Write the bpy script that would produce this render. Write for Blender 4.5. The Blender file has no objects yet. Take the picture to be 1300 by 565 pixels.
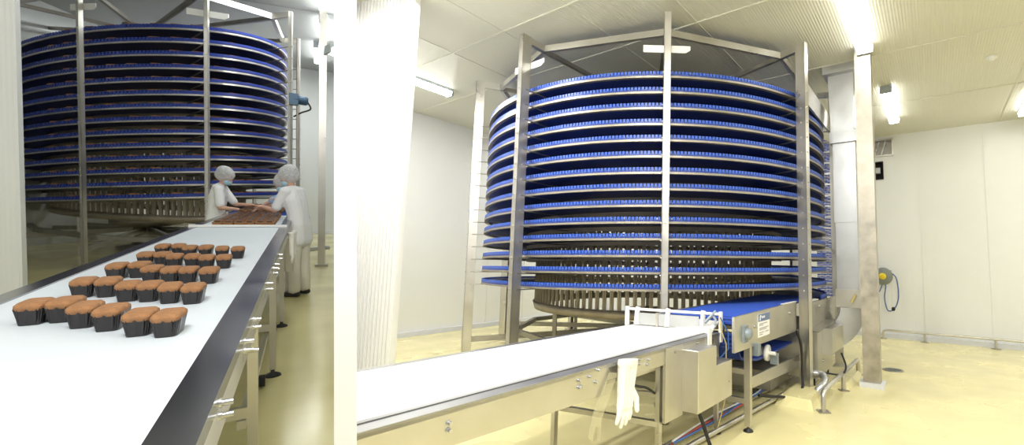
import bpy, bmesh, math, random
import numpy as np
from mathutils import Matrix, Vector
random.seed(7)
PI = math.pi
SC = bpy.context.scene
COL = SC.collection

# ------------------------------------------------------------------ camera
F, PPX, PPY = 554.9, 820.0, 282.5
def cam_axes(pitch, roll):
    cp, sp = math.cos(pitch), math.sin(pitch)
    f = Vector((0, cp, sp)); r = Vector((1, 0, 0)); u = r.cross(f)
    c, s = math.cos(roll), math.sin(roll)
    return c*r + s*u, -s*r + c*u, f
def m3(rows): return Matrix([list(v) for v in rows])
CAM = Vector((0, 0, 1.6))
AX = cam_axes(.0951, .0179)
RR = m3(AX)                                   # world -> camera (right, up, forward)
cam_d = bpy.data.cameras.new('camera'); cam = bpy.data.objects.new('camera', cam_d); COL.objects.link(cam)
cm = Matrix([[AX[0][i], AX[1][i], -AX[2][i], CAM[i]] for i in range(3)] + [[0, 0, 0, 1]])
cam.matrix_world = cm
cam_d.sensor_fit = 'HORIZONTAL'; cam_d.sensor_width = 36; cam_d.lens = 36*F/1300
cam_d.shift_x = -(PPX-650)/1300; cam_d.shift_y = 0; cam_d.clip_end = 200; cam_d.clip_start = .05
SC.camera = cam

# ------------------------------------------------------------------ the two rooms: the hall stands level, the
# packing room beyond the partition stands on a floor of a different fall
yaw0 = math.atan((PPX-212)/F); cc, ss = math.cos(yaw0), math.sin(yaw0)
RZ = Matrix(((cc, ss, 0), (-ss, cc, 0), (0, 0, 1)))
RLm = m3(cam_axes(-.0519, .0464)) @ RZ.transposed()
ML = Matrix.Translation(CAM) @ (RR.transposed() @ RLm).to_4x4() @ Matrix.Translation((0, 0, -1.406))
FR = Matrix.Identity(4)                       # frame of the room being built
SIDE = 1                                      # +1 hall (right of the partition), -1 packing room

def room(which):
    global FR, SIDE, cw, cn
    if which == 'hall': FR = Matrix.Identity(4); SIDE = 1; a = .6032
    else: FR = ML.copy(); SIDE = -1; a = .1698
    cw = Vector((math.sin(a), math.cos(a), 0)); cn = Vector((cw.y, -cw.x, 0))
room('hall')
def cv(s, l, z): return cw*s + cn*l + Vector((0, 0, z))      # along conveyor, to its right, up

# ------------------------------------------------------------------ materials
def mat(name, col, rough=.5, metal=0., noise=None, bump=None, spec=.5, emit=None, alpha=1., trans=0., coat=0.):
    m = bpy.data.materials.new(name); m.use_nodes = True; nt = m.node_tree; b = nt.nodes['Principled BSDF']
    b.inputs['Base Color'].default_value = (*col, 1); b.inputs['Roughness'].default_value = rough
    b.inputs['Metallic'].default_value = metal; b.inputs['Specular IOR Level'].default_value = spec
    b.inputs['Alpha'].default_value = alpha; b.inputs['Transmission Weight'].default_value = trans
    b.inputs['Coat Weight'].default_value = coat
    tc = nt.nodes.new('ShaderNodeTexCoord')
    if noise:                                  # (scale, amount, roughness amount)
        n = nt.nodes.new('ShaderNodeTexNoise'); n.inputs['Scale'].default_value = noise[0]; n.inputs['Detail'].default_value = 5
        nt.links.new(tc.outputs['Object'], n.inputs['Vector'])
        r = nt.nodes.new('ShaderNodeMapRange'); r.inputs[1].default_value = .3; r.inputs[2].default_value = .7
        r.inputs[3].default_value = 1-noise[1]; r.inputs[4].default_value = 1+noise[1]*.4
        nt.links.new(n.outputs['Fac'], r.inputs[0])
        mx = nt.nodes.new('ShaderNodeVectorMath'); mx.operation = 'SCALE'; mx.inputs[0].default_value = col
        nt.links.new(r.outputs[0], mx.inputs['Scale']); nt.links.new(mx.outputs[0], b.inputs['Base Color'])
        if len(noise) > 2:
            r2 = nt.nodes.new('ShaderNodeMapRange'); r2.inputs[1].default_value = .3; r2.inputs[2].default_value = .7
            r2.inputs[3].default_value = max(.02, rough-noise[2]); r2.inputs[4].default_value = rough+noise[2]
            nt.links.new(n.outputs['Fac'], r2.inputs[0]); nt.links.new(r2.outputs[0], b.inputs['Roughness'])
    if bump:                                   # ('wave', axis, scale, strength) or ('noise', scale, strength)
        bp = nt.nodes.new('ShaderNodeBump'); bp.inputs['Strength'].default_value = bump[-1]; bp.inputs['Distance'].default_value = .01
        if bump[0] == 'wave':
            w = nt.nodes.new('ShaderNodeTexWave'); w.bands_direction = bump[1]; w.inputs['Scale'].default_value = bump[2]
            w.wave_profile = 'SIN'
        else:
            w = nt.nodes.new('ShaderNodeTexNoise'); w.inputs['Scale'].default_value = bump[1]; w.inputs['Detail'].default_value = 4
        nt.links.new(tc.outputs['Object'], w.inputs['Vector']); nt.links.new(w.outputs['Fac'], bp.inputs['Height'])
        nt.links.new(bp.outputs[0], b.inputs['Normal'])
    if emit:
        b.inputs['Emission Color'].default_value = (*emit[0], 1); b.inputs['Emission Strength'].default_value = emit[1]
    return m
def belt_mat(name, col, gap, su, sv, rough=.4):
    """modular belt: links seen as a running bond of small plates (UV in metres)"""
    m = bpy.data.materials.new(name); m.use_nodes = True; nt = m.node_tree; b = nt.nodes['Principled BSDF']
    uv = nt.nodes.new('ShaderNodeUVMap'); br = nt.nodes.new('ShaderNodeTexBrick')
    br.inputs['Color1'].default_value = (*col, 1); br.inputs['Color2'].default_value = (*[c*.85 for c in col], 1)
    br.inputs['Mortar'].default_value = (*gap, 1); br.inputs['Scale'].default_value = 1
    br.inputs['Brick Width'].default_value = sv; br.inputs['Row Height'].default_value = su; br.inputs['Mortar Size'].default_value = .004
    nt.links.new(uv.outputs[0], br.inputs['Vector']); nt.links.new(br.outputs['Color'], b.inputs['Base Color'])
    bp = nt.nodes.new('ShaderNodeBump'); bp.inputs['Strength'].default_value = .6; bp.inputs['Distance'].default_value = .006; bp.invert = True
    nt.links.new(br.outputs['Fac'], bp.inputs['Height']); nt.links.new(bp.outputs[0], b.inputs['Normal'])
    b.inputs['Roughness'].default_value = rough
    return m
M = {}
M['steel'] = mat('brushed_steel', (.62, .60, .55), .34, .92, (3, .12, .08), ('noise', 60, .03))
M['steel_dull'] = mat('dull_steel', (.42, .40, .35), .45, .85, (4, .2, .08))
M['steel_smooth'] = mat('polished_steel', (.60, .60, .61), .3, 1., (2, .1, .06))
M['edge_dark'] = mat('dark_edge_steel', (.34, .34, .36), .22, 1., (2, .1, .05))  # base colour darkened to stand in for the dark tower's reflection
M['rail_matt'] = mat('matt_edge_steel', (.42, .42, .43), .42, .9, (2, .1, .06))
M['zinc'] = mat('zinc_duct_sheet', (.56, .57, .58), .36, .85, (2.5, .1, .1), ('noise', 5, .25))
M['rail'] = mat('tier_rail_steel', (.40, .36, .29), .45, .75, (4, .15, .08))
M['drum'] = mat('drum_slat_steel', (.44, .39, .31), .5, .6, (5, .2, .05))
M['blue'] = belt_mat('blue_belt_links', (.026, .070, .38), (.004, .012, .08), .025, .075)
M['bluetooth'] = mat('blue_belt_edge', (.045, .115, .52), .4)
M['navy'] = belt_mat('navy_belt_links', (.010, .030, .24), (.003, .006, .04), .025, .075)  # darker copy of the blue links, dim light put into the colour
M['navytooth'] = mat('navy_belt_edge', (.016, .045, .32), .4)  # darker copy of the blue edge, dimness likewise in its colour
M['pillar'] = mat('stained_pillar_steel', (.50, .465, .40), .42, .8, (6, .3, .12), ('noise', 30, .05))
M['white_belt'] = mat('white_belt', (.86, .86, .86), .5, 0, (.8, .02))
M['belt_left'] = mat('white_pu_belt', (.66, .72, .78), .42, 0, (.8, .02))
M['plastic_white'] = mat('white_plastic', (.85, .85, .83), .4)
M['plate_grey'] = mat('pale_plate', (.50, .51, .51), .35, .3, (6, .1))
M['epoxy'] = mat('yellow_epoxy', (.84, .76, .41), .24, 0, (1.2, .12, .1), ('noise', 9, .06), .5)
M['epoxy_dark'] = mat('olive_epoxy', (.66, .60, .30), .16, 0, (1.2, .14, .08), ('noise', 9, .05), .5)
M['wall'] = mat('white_wall_panel', (.83, .84, .82), .38, 0, (.7, .04), ('wave', 'X', 12, .12))
M['wall_rib'] = mat('ribbed_white_panel', (.90, .90, .89), .4, 0, None, ('wave', 'X', 6, .5))
M['wall_left'] = mat('grey_white_panel', (.74, .76, .74), .35, 0, (.7, .05), ('wave', 'X', 12, .08))
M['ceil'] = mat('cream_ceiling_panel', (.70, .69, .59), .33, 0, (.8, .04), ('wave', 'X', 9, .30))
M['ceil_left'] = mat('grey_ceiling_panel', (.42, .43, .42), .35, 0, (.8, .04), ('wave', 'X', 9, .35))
M['divider'] = mat('white_divider', (.95, .95, .95), .7)
M['baseboard'] = mat('pale_coving', (.70, .72, .76), .4)
M['lamp'] = mat('lamp_diffuser', (1, 1, 1), .3, 0, emit=((1., .99, .95), 12))
M['lamp_left'] = mat('lamp_diffuser_cool', (1, 1, 1), .3, 0, emit=((.97, 1., .98), 20))
M['fixture'] = mat('lamp_housing', (.32, .36, .36), .4)
M['black'] = mat('black_rubber', (.012, .012, .013), .5)
M['bluecable'] = mat('blue_cable', (.06, .16, .45), .4)
M['redcable'] = mat('red_cable', (.5, .08, .05), .4)
M['yellowcable'] = mat('yellow_cable', (.62, .5, .2), .5)
M['hoseblue'] = mat('blue_grey_hose', (.10, .16, .38), .4)
M['reel'] = mat('reel_grey', (.22, .24, .22), .45)
M['yellow'] = mat('yellow_disc', (.8, .62, .02), .5)
M['dark'] = mat('dark_opening', (.012, .012, .012), .8)
M['cardblue'] = mat('label_blue', (.13, .18, .34), .5)
M['cardwhite'] = mat('label_white', (.85, .85, .85), .5)
M['cardgrey'] = mat('label_print', (.34, .34, .36), .6)
M['glove'] = mat('white_rubber_glove', (.86, .85, .80), .45, 0, (20, .05), ('noise', 30, .2))
M['film'] = mat('clear_film', (.62, .58, .38), .25, 0, alpha=.30)
M['greyhub'] = mat('grey_bearing', (.25, .29, .32), .45, .2)
M['cake'] = mat('brown_cake', (.34, .165, .070), .85, 0, (45, .25), ('noise', 120, .5))
M['cup'] = mat('black_cup', (.022, .019, .020), .32)
M['skin'] = mat('skin', (.60, .35, .25), .5)
M['cloth'] = mat('white_cloth', (.80, .81, .82), .85, 0, None, ('noise', 14, .5))
M['cream_cloth'] = mat('cream_cloth', (.70, .68, .58), .85, 0, None, ('noise', 12, .5))
M['blue_cloth'] = mat('light_blue_cloth', (.30, .45, .66), .85, 0, None, ('noise', 14, .5))
M['mask'] = mat('blue_mask', (.38, .60, .72), .8)
M['net'] = mat('white_hair_net', (.86, .88, .90), .7, 0, (60, .3), ('noise', 60, .8), alpha=.62)
M['hair'] = mat('dark_hair', (.03, .024, .02), .6)
M['shoe'] = mat('black_shoe', (.012, .012, .014), .5)
M['motor'] = mat('motor_blue', (.04, .09, .15), .4, .2)
M['badge'] = mat('dark_badge', (.02, .05, .08), .6)

# ------------------------------------------------------------------ mesh builder
class MB:
    def __init__(s): s.v = []; s.f = []; s.sm = []; s.mi = []; s.uv = {}
    def add(s, vs, fs, smooth=False, mi=0, uvs=None):
        n = len(s.v); s.v += [tuple(v) for v in vs]
        for k, f in enumerate(fs):
            if uvs: s.uv[len(s.f)] = uvs[k]
            s.f.append([n+i for i in f]); s.sm.append(smooth); s.mi.append(mi)
        return s
    def box(s, c, h, ax=None, mi=0, taper=1.):
        """centre, half sizes, axes"""
        X, Y, Z = ax if ax else (Vector((1, 0, 0)), Vector((0, 1, 0)), Vector((0, 0, 1)))
        c = Vector(c); P = []
        for dz in (-1, 1):
            t = taper if dz < 0 else 1.
            for dx, dy in ((-1, -1), (1, -1), (1, 1), (-1, 1)):
                P.append(c + X*(dx*h[0]*t) + Y*(dy*h[1]*t) + Z*(dz*h[2]))
        return s.add(P, [(3, 2, 1, 0), (4, 5, 6, 7), (0, 1, 5, 4), (1, 2, 6, 5), (2, 3, 7, 6), (3, 0, 4, 7)], False, mi)
    def cbox(s, s0, s1, l0, l1, z0, z1, z0b=None, z1b=None, mi=0):
        """box in conveyor coordinates; z0b/z1b are the heights at the far end"""
        z0b = z0 if z0b is None else z0b; z1b = z1 if z1b is None else z1b
        P = [cv(s0, l0, z0), cv(s0, l1, z0), cv(s1, l1, z0b), cv(s1, l0, z0b), cv(s0, l0, z1), cv(s0, l1, z1), cv(s1, l1, z1b), cv(s1, l0, z1b)]
        return s.add(P, [(3, 2, 1, 0), (4, 5, 6, 7), (0, 1, 5, 4), (1, 2, 6, 5), (2, 3, 7, 6), (3, 0, 4, 7)], False, mi)
    def beam(s, a, b, w, h, up=(0, 0, 1), mi=0):
        a, b = Vector(a), Vector(b); d = (b-a); L = d.length; d.normalize()
        x = d.cross(Vector(up)); x.normalize(); z = x.cross(d)
        return s.box((a+b)/2, (w/2, L/2, h/2), (x, d, z), mi)
    def tube(s, pts, r, n=10, mi=0, caps=True, r2=None):
        pts = [Vector(p) for p in pts]; m = len(pts); V = []; prev = None
        for i, p in enumerate(pts):
            d = (pts[min(i+1, m-1)]-pts[max(i-1, 0)]).normalized()
            if prev is None:
                x = d.cross(Vector((0, 0, 1)));
                if x.length < .1: x = d.cross(Vector((1, 0, 0)))
            else: x = prev - d*prev.dot(d)
            x.normalize(); prev = x; y = d.cross(x)
            rr = r if r2 is None else r+(r2-r)*i/(m-1)
            V += [p + x*(rr*math.cos(2*PI*k/n)) + y*(rr*math.sin(2*PI*k/n)) for k in range(n)]
        Fs = [(i*n+k, i*n+(k+1) % n, (i+1)*n+(k+1) % n, (i+1)*n+k) for i in range(m-1) for k in range(n)]
        s.add(V, Fs, True, mi)
        if caps: s.add(V[:n], [tuple(range(n-1, -1, -1))], False, mi); s.add(V[-n:], [tuple(range(n))], False, mi)
        return s
    def bolt(s, p, d, r=.012, h=.015, mi=0):
        p, d = Vector(p), Vector(d).normalized()
        s.tube([p, p+d*.004], r*1.5, 12, mi); return s.tube([p+d*.003, p+d*h], r, 6, mi)
    def lathe(s, prof, c, ax=Vector((0, 0, 1)), n=24, mi=0):
        ax = Vector(ax).normalized(); x = ax.cross(Vector((0, 0, 1)));
        if x.length < .1: x = Vector((1, 0, 0))
        x.normalize(); y = ax.cross(x); c = Vector(c)
        V = [c+ax*h+x*(r*math.cos(2*PI*k/n))+y*(r*math.sin(2*PI*k/n)) for r, h in prof for k in range(n)]
        Fs = [(i*n+k, i*n+(k+1) % n, (i+1)*n+(k+1) % n, (i+1)*n+k) for i in range(len(prof)-1) for k in range(n)]
        return s.add(V, Fs, True, mi)
    def prism(s, poly, off, mi=0):
        """polygon (3d points) extruded by vector off"""
        n = len(poly); P = [Vector(p) for p in poly]; off = Vector(off)
        return s.add(P+[p+off for p in P], [tuple(range(n-1, -1, -1)), tuple(range(n, 2*n))]+[(i, (i+1) % n, (i+1) % n+n, i+n) for i in range(n)], False, mi)
    def mesh(s, name, mats, base=Vector((0, 0, 0)), clip=False):
        me = bpy.data.meshes.new(name)
        me.from_pydata([(v[0]-base.x, v[1]-base.y, v[2]-base.z) for v in s.v], [], s.f)
        for m in mats: me.materials.append(m)
        me.polygons.foreach_set('use_smooth', s.sm); me.polygons.foreach_set('material_index', s.mi)
        if s.uv:
            uvl = me.uv_layers.new(name='UVMap'); arr = [0.]*(2*len(me.loops))
            for fi, us in s.uv.items():
                st = me.polygons[fi].loop_start
                for j, u in enumerate(us): arr[2*(st+j)] = u[0]; arr[2*(st+j)+1] = u[1]
            uvl.data.foreach_set('uv', arr)
        me.update(); return me

def mats_of(m): return [M[x] for x in (m if isinstance(m, (list, tuple)) else [m])]
# the partition plane between the rooms
DIRC = Vector(((438.5-PPX)/F, 0, 1)); NC = Vector((1, 0, -(438.5-PPX)/F)).normalized()
PLN = RR.transposed() @ NC; PLU = RR.transposed() @ Vector((0, 1, 0))
def clip_mesh(me, mw, side, off=.03):
    inv = mw.inverted(); p = inv @ (CAM + PLN*off*side); n = (inv.to_3x3() @ PLN).normalized()
    bm = bmesh.new(); bm.from_mesh(me)
    g = bm.verts[:]+bm.edges[:]+bm.faces[:]
    bmesh.ops.bisect_plane(bm, geom=g, plane_co=p, plane_no=n, clear_inner=side > 0, clear_outer=side < 0)
    bm.to_mesh(me); bm.free()
BASE = {}
def thing(name, label, cat, base=(0, 0, 0), group=None):
    o = bpy.data.objects.new(name, None); COL.objects.link(o); o.empty_display_size = .1
    b = Vector(base); o.matrix_world = FR @ Matrix.Translation(b); BASE[o.name] = b
    o['label'] = label; o['category'] = cat
    if group: o['group'] = group
    return o
def part(name, mb, m, root, label=None, clip=False, kind=None):
    b = BASE[root.name]
    o = bpy.data.objects.new(name, mb.mesh(name, mats_of(m), b)); COL.objects.link(o); o.parent = root; BASE[o.name] = b
    if label: o['label'] = label
    if kind: o['kind'] = kind
    if clip: clip_mesh(o.data, FR @ Matrix.Translation(b), SIDE)
    return o
def single(name, mb, m, label, cat, base=(0, 0, 0), group=None, kind=None):
    b = Vector(base)
    o = bpy.data.objects.new(name, mb.mesh(name, mats_of(m), b)); COL.objects.link(o); BASE[o.name] = b
    o.matrix_world = FR @ Matrix.Translation(b); o['label'] = label; o['category'] = cat
    if group: o['group'] = group
    if kind: o['kind'] = kind
    return o
def struct(name, mb, m, yaw=0, at=(0, 0, 0), clip=True, label=None):
    me = mb.mesh(name, mats_of(m)); o = bpy.data.objects.new(name, me); COL.objects.link(o)
    mw = FR @ Matrix.Translation(Vector(at)) @ Matrix.Rotation(yaw, 4, 'Z'); o.matrix_world = mw
    if clip: clip_mesh(me, mw, SIDE)
    o['kind'] = 'structure'
    if label: o['label'] = label
    return o
def copy_tree(o, parent=None):
    c = o.copy(); COL.objects.link(c); c.parent = parent
    if parent is not None: c.matrix_parent_inverse = o.matrix_parent_inverse.copy()
    for ch in list(o.children): copy_tree(ch, c)
    return c
def bevel(o, w=.004, seg=2):
    m = o.modifiers.new('bevel', 'BEVEL'); m.width = w; m.segments = seg; m.limit_method = 'ANGLE'; return o

# ------------------------------------------------------------------ made-up partition standing in for the white gap between two views
def gap_wall():
    d = 1.5; x0, x1 = -(PPX-424)/F*d, -(PPX-453)/F*d
    T = RR.transposed(); L = 18.
    P = []
    for k in (0, L):
        for (x, y) in ((x0, -2.3), (x1, -2.3), (x1, 6.), (x0, 6.)):
            P.append(CAM + T @ (Vector((x, y, d)) + DIRC*k))
    mb = MB().add(P, [(3, 2, 1, 0), (4, 5, 6, 7), (0, 1, 5, 4), (1, 2, 6, 5), (2, 3, 7, 6), (3, 0, 4, 7)])
    struct('wall_middle', mb, 'divider', clip=False, label='plain white partition between the two rooms')
gap_wall()

# ------------------------------------------------------------------ spiral tower
def spiral(P, label, support_cols, tooth_n, cols_visible, helix):
    O = Vector(P['O']); psi, asp = P['psi'], P['asp']
    def E(a, r, z=0.):
        x = r*math.cos(a); y = r*asp*math.sin(a); c, s = math.cos(psi), math.sin(psi)
        return O + Vector((c*x-s*y, s*x+c*y, z))
    def tz(a, k, r):
        if helix: return P['ztop']-k*P['p']+P['p']*(a+PI/2)/(2*PI)
        e = E(a, r)-O
        return P['ztop']-k*P['p']+P['tx']*e.x+P['ty']*e.y
    def tang(a, r):
        return (E(a+.01, r)-E(a-.01, r)).normalized()
    R, ri = P['R'], P['ri']
    root = thing('spiral_conveyor', label, 'spiral conveyor', (O.x, O.y, 0))
    N = 144
    for k in range(14):
        if helix: a0, a1 = -.6032-2*PI, -.6032+(PI*.72 if k == 0 else 0)
        else: a0, a1 = 0., 2*PI
        n = int(N*(a1-a0)/(2*PI)); th = P['th']
        mb = MB(); prof = [(ri, 0), (ri, -th), (R, -th), (R, 0)]; V = []; L = []
        for i in range(n+1):
            a = a0+(a1-a0)*i/n
            V += [E(a, r, tz(a, k, r)+dz) for r, dz in prof]
        Fs, U = [], []
        arc = (R*(1+asp)/2)*(a1-a0)/n
        for i in range(n):
            for j in range(4):
                q = (i*4+j, i*4+(j+1) % 4, (i+1)*4+(j+1) % 4, (i+1)*4+j); Fs.append(q)
                va, vb = prof[j][0], prof[(j+1) % 4][0]
                U.append([(va, i*arc), (vb, i*arc), (vb, (i+1)*arc), (va, (i+1)*arc)])
        mb.add(V, Fs, False, 0, U)
        # side links standing up along the outer edge, one per belt row
        tn = int(tooth_n*(a1-a0)/(2*PI)); hT = P['tooth']
        for i in range(tn):
            a = a0+(a1-a0)*(i+.5)/tn; t = tang(a, R); nrm = Vector((t.y, -t.x, 0))
            w = arc*n/tn*.36
            mb.box(E(a, R-.012, tz(a, k, R)+hT/2-.02), (w, .010, hT/2+.008), (t, nrm, Vector((0, 0, 1))), 1)
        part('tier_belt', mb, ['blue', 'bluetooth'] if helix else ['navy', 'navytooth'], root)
        mb = MB(); rp = [(R-.05, -th-.002), (R-.05, -th-P['rail']), (R+.004, -th-P['rail']), (R+.004, -th-.002)]
        V = []
        for i in range(n+1):
            a = a0+(a1-a0)*i/n; V += [E(a, r, tz(a, k, r)+dz) for r, dz in rp]
        mb.add(V, [(i*4+j, i*4+(j+1) % 4, (i+1)*4+(j+1) % 4, (i+1)*4+j) for i in range(n) for j in range(4)])
        part('outer_rail', mb, 'rail' if helix else 'steel', root)
        mb = MB(); rm = ri+.1
        V = []
        for i in range(n+1):
            a = a0+(a1-a0)*i/n; V += [E(a, r, tz(a, k, r)-th-dz) for r, dz in ((rm, .002), (rm, .06), (rm+.012, .06), (rm+.012, .002))]
        mb.add(V, [(i*4+j, i*4+(j+1) % 4, (i+1)*4+(j+1) % 4, (i+1)*4+j) for i in range(n) for j in range(4)])
        part('inner_rail', mb, 'drum', root)
    # drum: a cage of upright slats between hoops
    rd = P['rd']; zb, zt = P['zb'], P['zdt']
    mb = MB(); ns = P['slats']
    for i in range(ns):
        a = 2*PI*i/ns; t = tang(a, rd); nrm = Vector((t.y, -t.x, 0))
        mb.box(E(a, rd, (zb+zt)/2), (P['sw']/2, .012, (zt-zb)/2), (t, nrm, Vector((0, 0, 1))))
        mb.box(E(a, rd+.014, (zb+zt)/2), (P['sw']*.12, .008, (zt-zb)/2), (t, nrm, Vector((0, 0, 1))))
    for z0, z1, dr in [(zb-P['hoop'], zb+.01, .05)]+[(z, z+.035, -.02) for z in [zb+(zt-zb)*q/7 for q in range(1, 8)]]:
        V = []; n = 96
        for i in range(n):
            a = 2*PI*i/n; V += [E(a, rd-.05, z0), E(a, rd+dr-.03, z0), E(a, rd+dr, z1), E(a, rd-.05, z1)]
        mb.add(V, [(i*4+j, i*4+(j+1) % 4, ((i+1) % n)*4+(j+1) % 4, ((i+1) % n)*4+j) for i in range(n) for j in range(4)], z0 < zb)
    part('drum', mb, 'drum', root, 'slatted grey steel drum inside the tiers')
    # columns, top frame, base frame
    Rc, zc = P['Rc'], P['zc']; rb = P['rb']
    ang = [-PI/2+P['phi']+k*PI/5 for k in range(-4, 6)]
    for k, a in zip(range(-4, 6), ang):
        t = tang(a, Rc); nrm = Vector((t.y, -t.x, 0))
        hw, hd = P['cw'], P['cd']
        mb = MB(); c = E(a, Rc)
        # channel section: web facing outwards with two flanges
        mb.box(c+nrm*(hd-.006)+Vector((0, 0, zc/2)), (hw, .006, zc/2), (t, nrm, Vector((0, 0, 1))))
        for sgn in (-1, 1): mb.box(c+t*(sgn*(hw-.004))+Vector((0, 0, zc/2)), (.004, hd, zc/2), (t, nrm, Vector((0, 0, 1))))
        mb.box(c+Vector((0, 0, .01)), (hw+.05, hd+.05, .01), (t, nrm, Vector((0, 0, 1))))
        for j in range(14):
            z = tz(a, j, R)-.06
            mb.bolt(c+nrm*hd+Vector((0, 0, z)), nrm, .010, .014)
            mb.bolt(c-t*hw+Vector((0, 0, z)), -t, .010, .014)
        part('column', mb, 'steel', root)
        if k in support_cols:
            for j in range(14):
                mb = MB(); e0 = E(a, Rc); e1 = E(a, ri+.1)
                z0 = tz(a, j, R)-th-P['rail']-.012
                e1z = tz(a, j, ri)-th-P['rail']-.012
                off = t*hw
                mb.tube([e0+off+Vector((0, 0, z0)), e1+off+Vector((0, 0, e1z))], .009, 6)
                part('support_rod', mb, 'steel_dull', root)
    vz = zc-.05
    for i in range(10):
        a, b = ang[i], ang[(i+1) % 10]
        A, B = E(a, rb, vz), E(b, rb, vz)
        part('top_beam', MB().beam(A, B, .05, .09), 'steel', root)
        part('top_bracket', MB().beam(E(a, rb-.04, vz), E(a, Rc, vz), .06, .09), 'steel', root)
        part('top_spoke', MB().beam(A+Vector((0, 0, -.02)), E(a, .25, vz-.02), .05, .06), 'steel_dull', root)
    part('top_hub', MB().lathe([(0, .08), (.3, .08), (.3, -.08), (0, -.08)], E(0, 0, vz)), 'steel_dull', root)
    zz = P['basez']; rl = P['rleg']
    for i in range(10):
        a, b = ang[i], ang[(i+1) % 10]
        part('base_beam', MB().beam(E(a, rl, zz), E(b, rl, zz), .06, .08), 'steel_dull', root)
        part('base_spoke', MB().beam(E(a, Rc, zz-.12), E(a, .2, zz-.02), .06, .08), 'steel_dull', root)
        if i % 2 == 0:
            part('base_leg', MB().beam(E(a+.3, rl*.8, 0), E(a+.3, rl*.8, zb-P['hoop']), .06, .06, (1, 0, 0)), 'steel_dull', root)
    part('pedestal', MB().lathe([(.42, 0), (.42, .05), (.22, .08), (.2, zb-.35), (.5, zb-.3), (.5, zb-.15), (0, zb-.15)], E(0, 0, 0)), 'steel_dull', root)
    for k, off in P['plates']:
        a = -PI/2+P['phi']+k*PI/5; t = tang(a, Rc); nrm = Vector((t.y, -t.x, 0)); c = E(a, Rc, P['platez'])-nrm*(P['cd']+.02)
        w, h = P['platew'], .045
        part('plate', MB().prism([c-t*w-Vector((0, 0, h)), c+t*(w*.8)-Vector((0, 0, h)), c+t*w-Vector((0, 0, h*.2)), c+t*w+Vector((0, 0, h)), c-t*w+Vector((0, 0, h))], nrm*.012), 'plastic_white', root, 'white plastic plate near the column top')
    return root, E, tz, tang

# ================================================================== HALL (right)
room('hall')
UY = .5818                                      # direction of the hall's side walls
uu = Vector((math.sin(UY), math.cos(UY), 0)); vv = Vector((uu.y, -uu.x, 0))
HC = 4.80
def rbox(mb, u0, u1, v0, v1, z0, z1, mi=0):     # box in hall coordinates
    c = uu*((u0+u1)/2)+vv*((v0+v1)/2)+Vector((0, 0, (z0+z1)/2))
    return mb.box(c, (abs(v1-v0)/2, abs(u1-u0)/2, abs(z1-z0)/2), (vv, uu, Vector((0, 0, 1))), mi)
# local frame for structure: x = along vv, y = along uu
def lbox(mb, x0, x1, y0, y1, z0, z1, mi=0):
    return mb.box(((x0+x1)/2, (y0+y1)/2, (z0+z1)/2), ((x1-x0)/2, (y1-y0)/2, (z1-z0)/2), None, mi)
struct('floor', lbox(MB(), -9.4, 9, -4, 11.9, -.1, 0), 'epoxy', -UY, label='glossy pale yellow epoxy floor of the bright hall')
mb = lbox(MB(), -9.4, 9, -4, 11.9, HC, HC+.1)
for y in (1.35, 2.55, 3.75, 4.95, 7.15, 9.5): lbox(mb, -9.4, 9, y-.012, y+.012, HC-.012, HC)
for x in (-6.1, -4.9, -3.7, -2.5, 1.3): lbox(mb, x-.01, x+.01, -4, 11.9, HC-.008, HC)
struct('ceiling', mb, 'ceil', -UY, label='cream ribbed ceiling panels over the bright hall')
# back wall (right), with openings left for the vent and the hatch
mb = MB(); x0, x1 = -9.3, 9.
def wall_holes(mb, holes, X0, X1, Z1, y0, y1):
    xs = sorted({X0, X1}|{h[0] for h in holes}|{h[1] for h in holes}); zs = sorted({0, Z1}|{h[2] for h in holes}|{h[3] for h in holes})
    for i in range(len(xs)-1):
        for j in range(len(zs)-1):
            cx, cz = (xs[i]+xs[i+1])/2, (zs[j]+zs[j+1])/2
            if any(h[0] < cx < h[1] and h[2] < cz < h[3] for h in holes): continue
            lbox(mb, xs[i], xs[i+1], y0, y1, zs[j], zs[j+1])
    return mb
wall_holes(mb, [(-1.30, -.71, 4.30, 4.72), (-1.30, -.93, 3.74, 4.18)], -9.3, 9., HC, 11.8223, 11.95)
for x in (-3.2, -2., -.2, 1.0, 2.2, 3.4): lbox(mb, x-.006, x+.006, 11.812, 11.8223, 0, HC)
struct('wall_back', mb, 'wall', -UY, label='white panel wall across the back of the bright hall')
mb = lbox(MB(), -9.42, -9.2901, -4, 11.9, 0, HC)
for y in (7., 8.15, 9.3, 10.5): lbox(mb, -9.2901, -9.28, y-.006, y+.006, 0, HC)
struct('wall_left', mb, 'wall', -UY, label='white panel wall behind the left side of the tower')
struct('baseboard_back', lbox(MB(), -9.28, 9, 11.72, 11.8223, 0, .10), 'baseboard', -UY)
struct('baseboard_left', lbox(MB(), -9.29, -9.22, -4, 11.8, 0, .10), 'baseboard', -UY)
# near ribbed wall panel at the left edge of the hall
mb = MB(); e = Vector((-2.80, 5.0, 0)); d = Vector((-.96, .28, 0)).normalized(); nn = Vector((d.y, -d.x, 0))
for i in range(46):
    a = e+d*(.052*i)
    mb.box(a+d*.026+Vector((0, 0, HC/2)), (.02, .05, HC/2), (d, nn, Vector((0, 0, 1))))
mb.box(e+d*1.2+Vector((0, 0, HC/2)), (1.2, .04, HC/2), (d, nn, Vector((0, 0, 1))))
struct('wall_front', mb, 'wall_rib', label='near white ribbed wall panel beside the conveyor')

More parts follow.
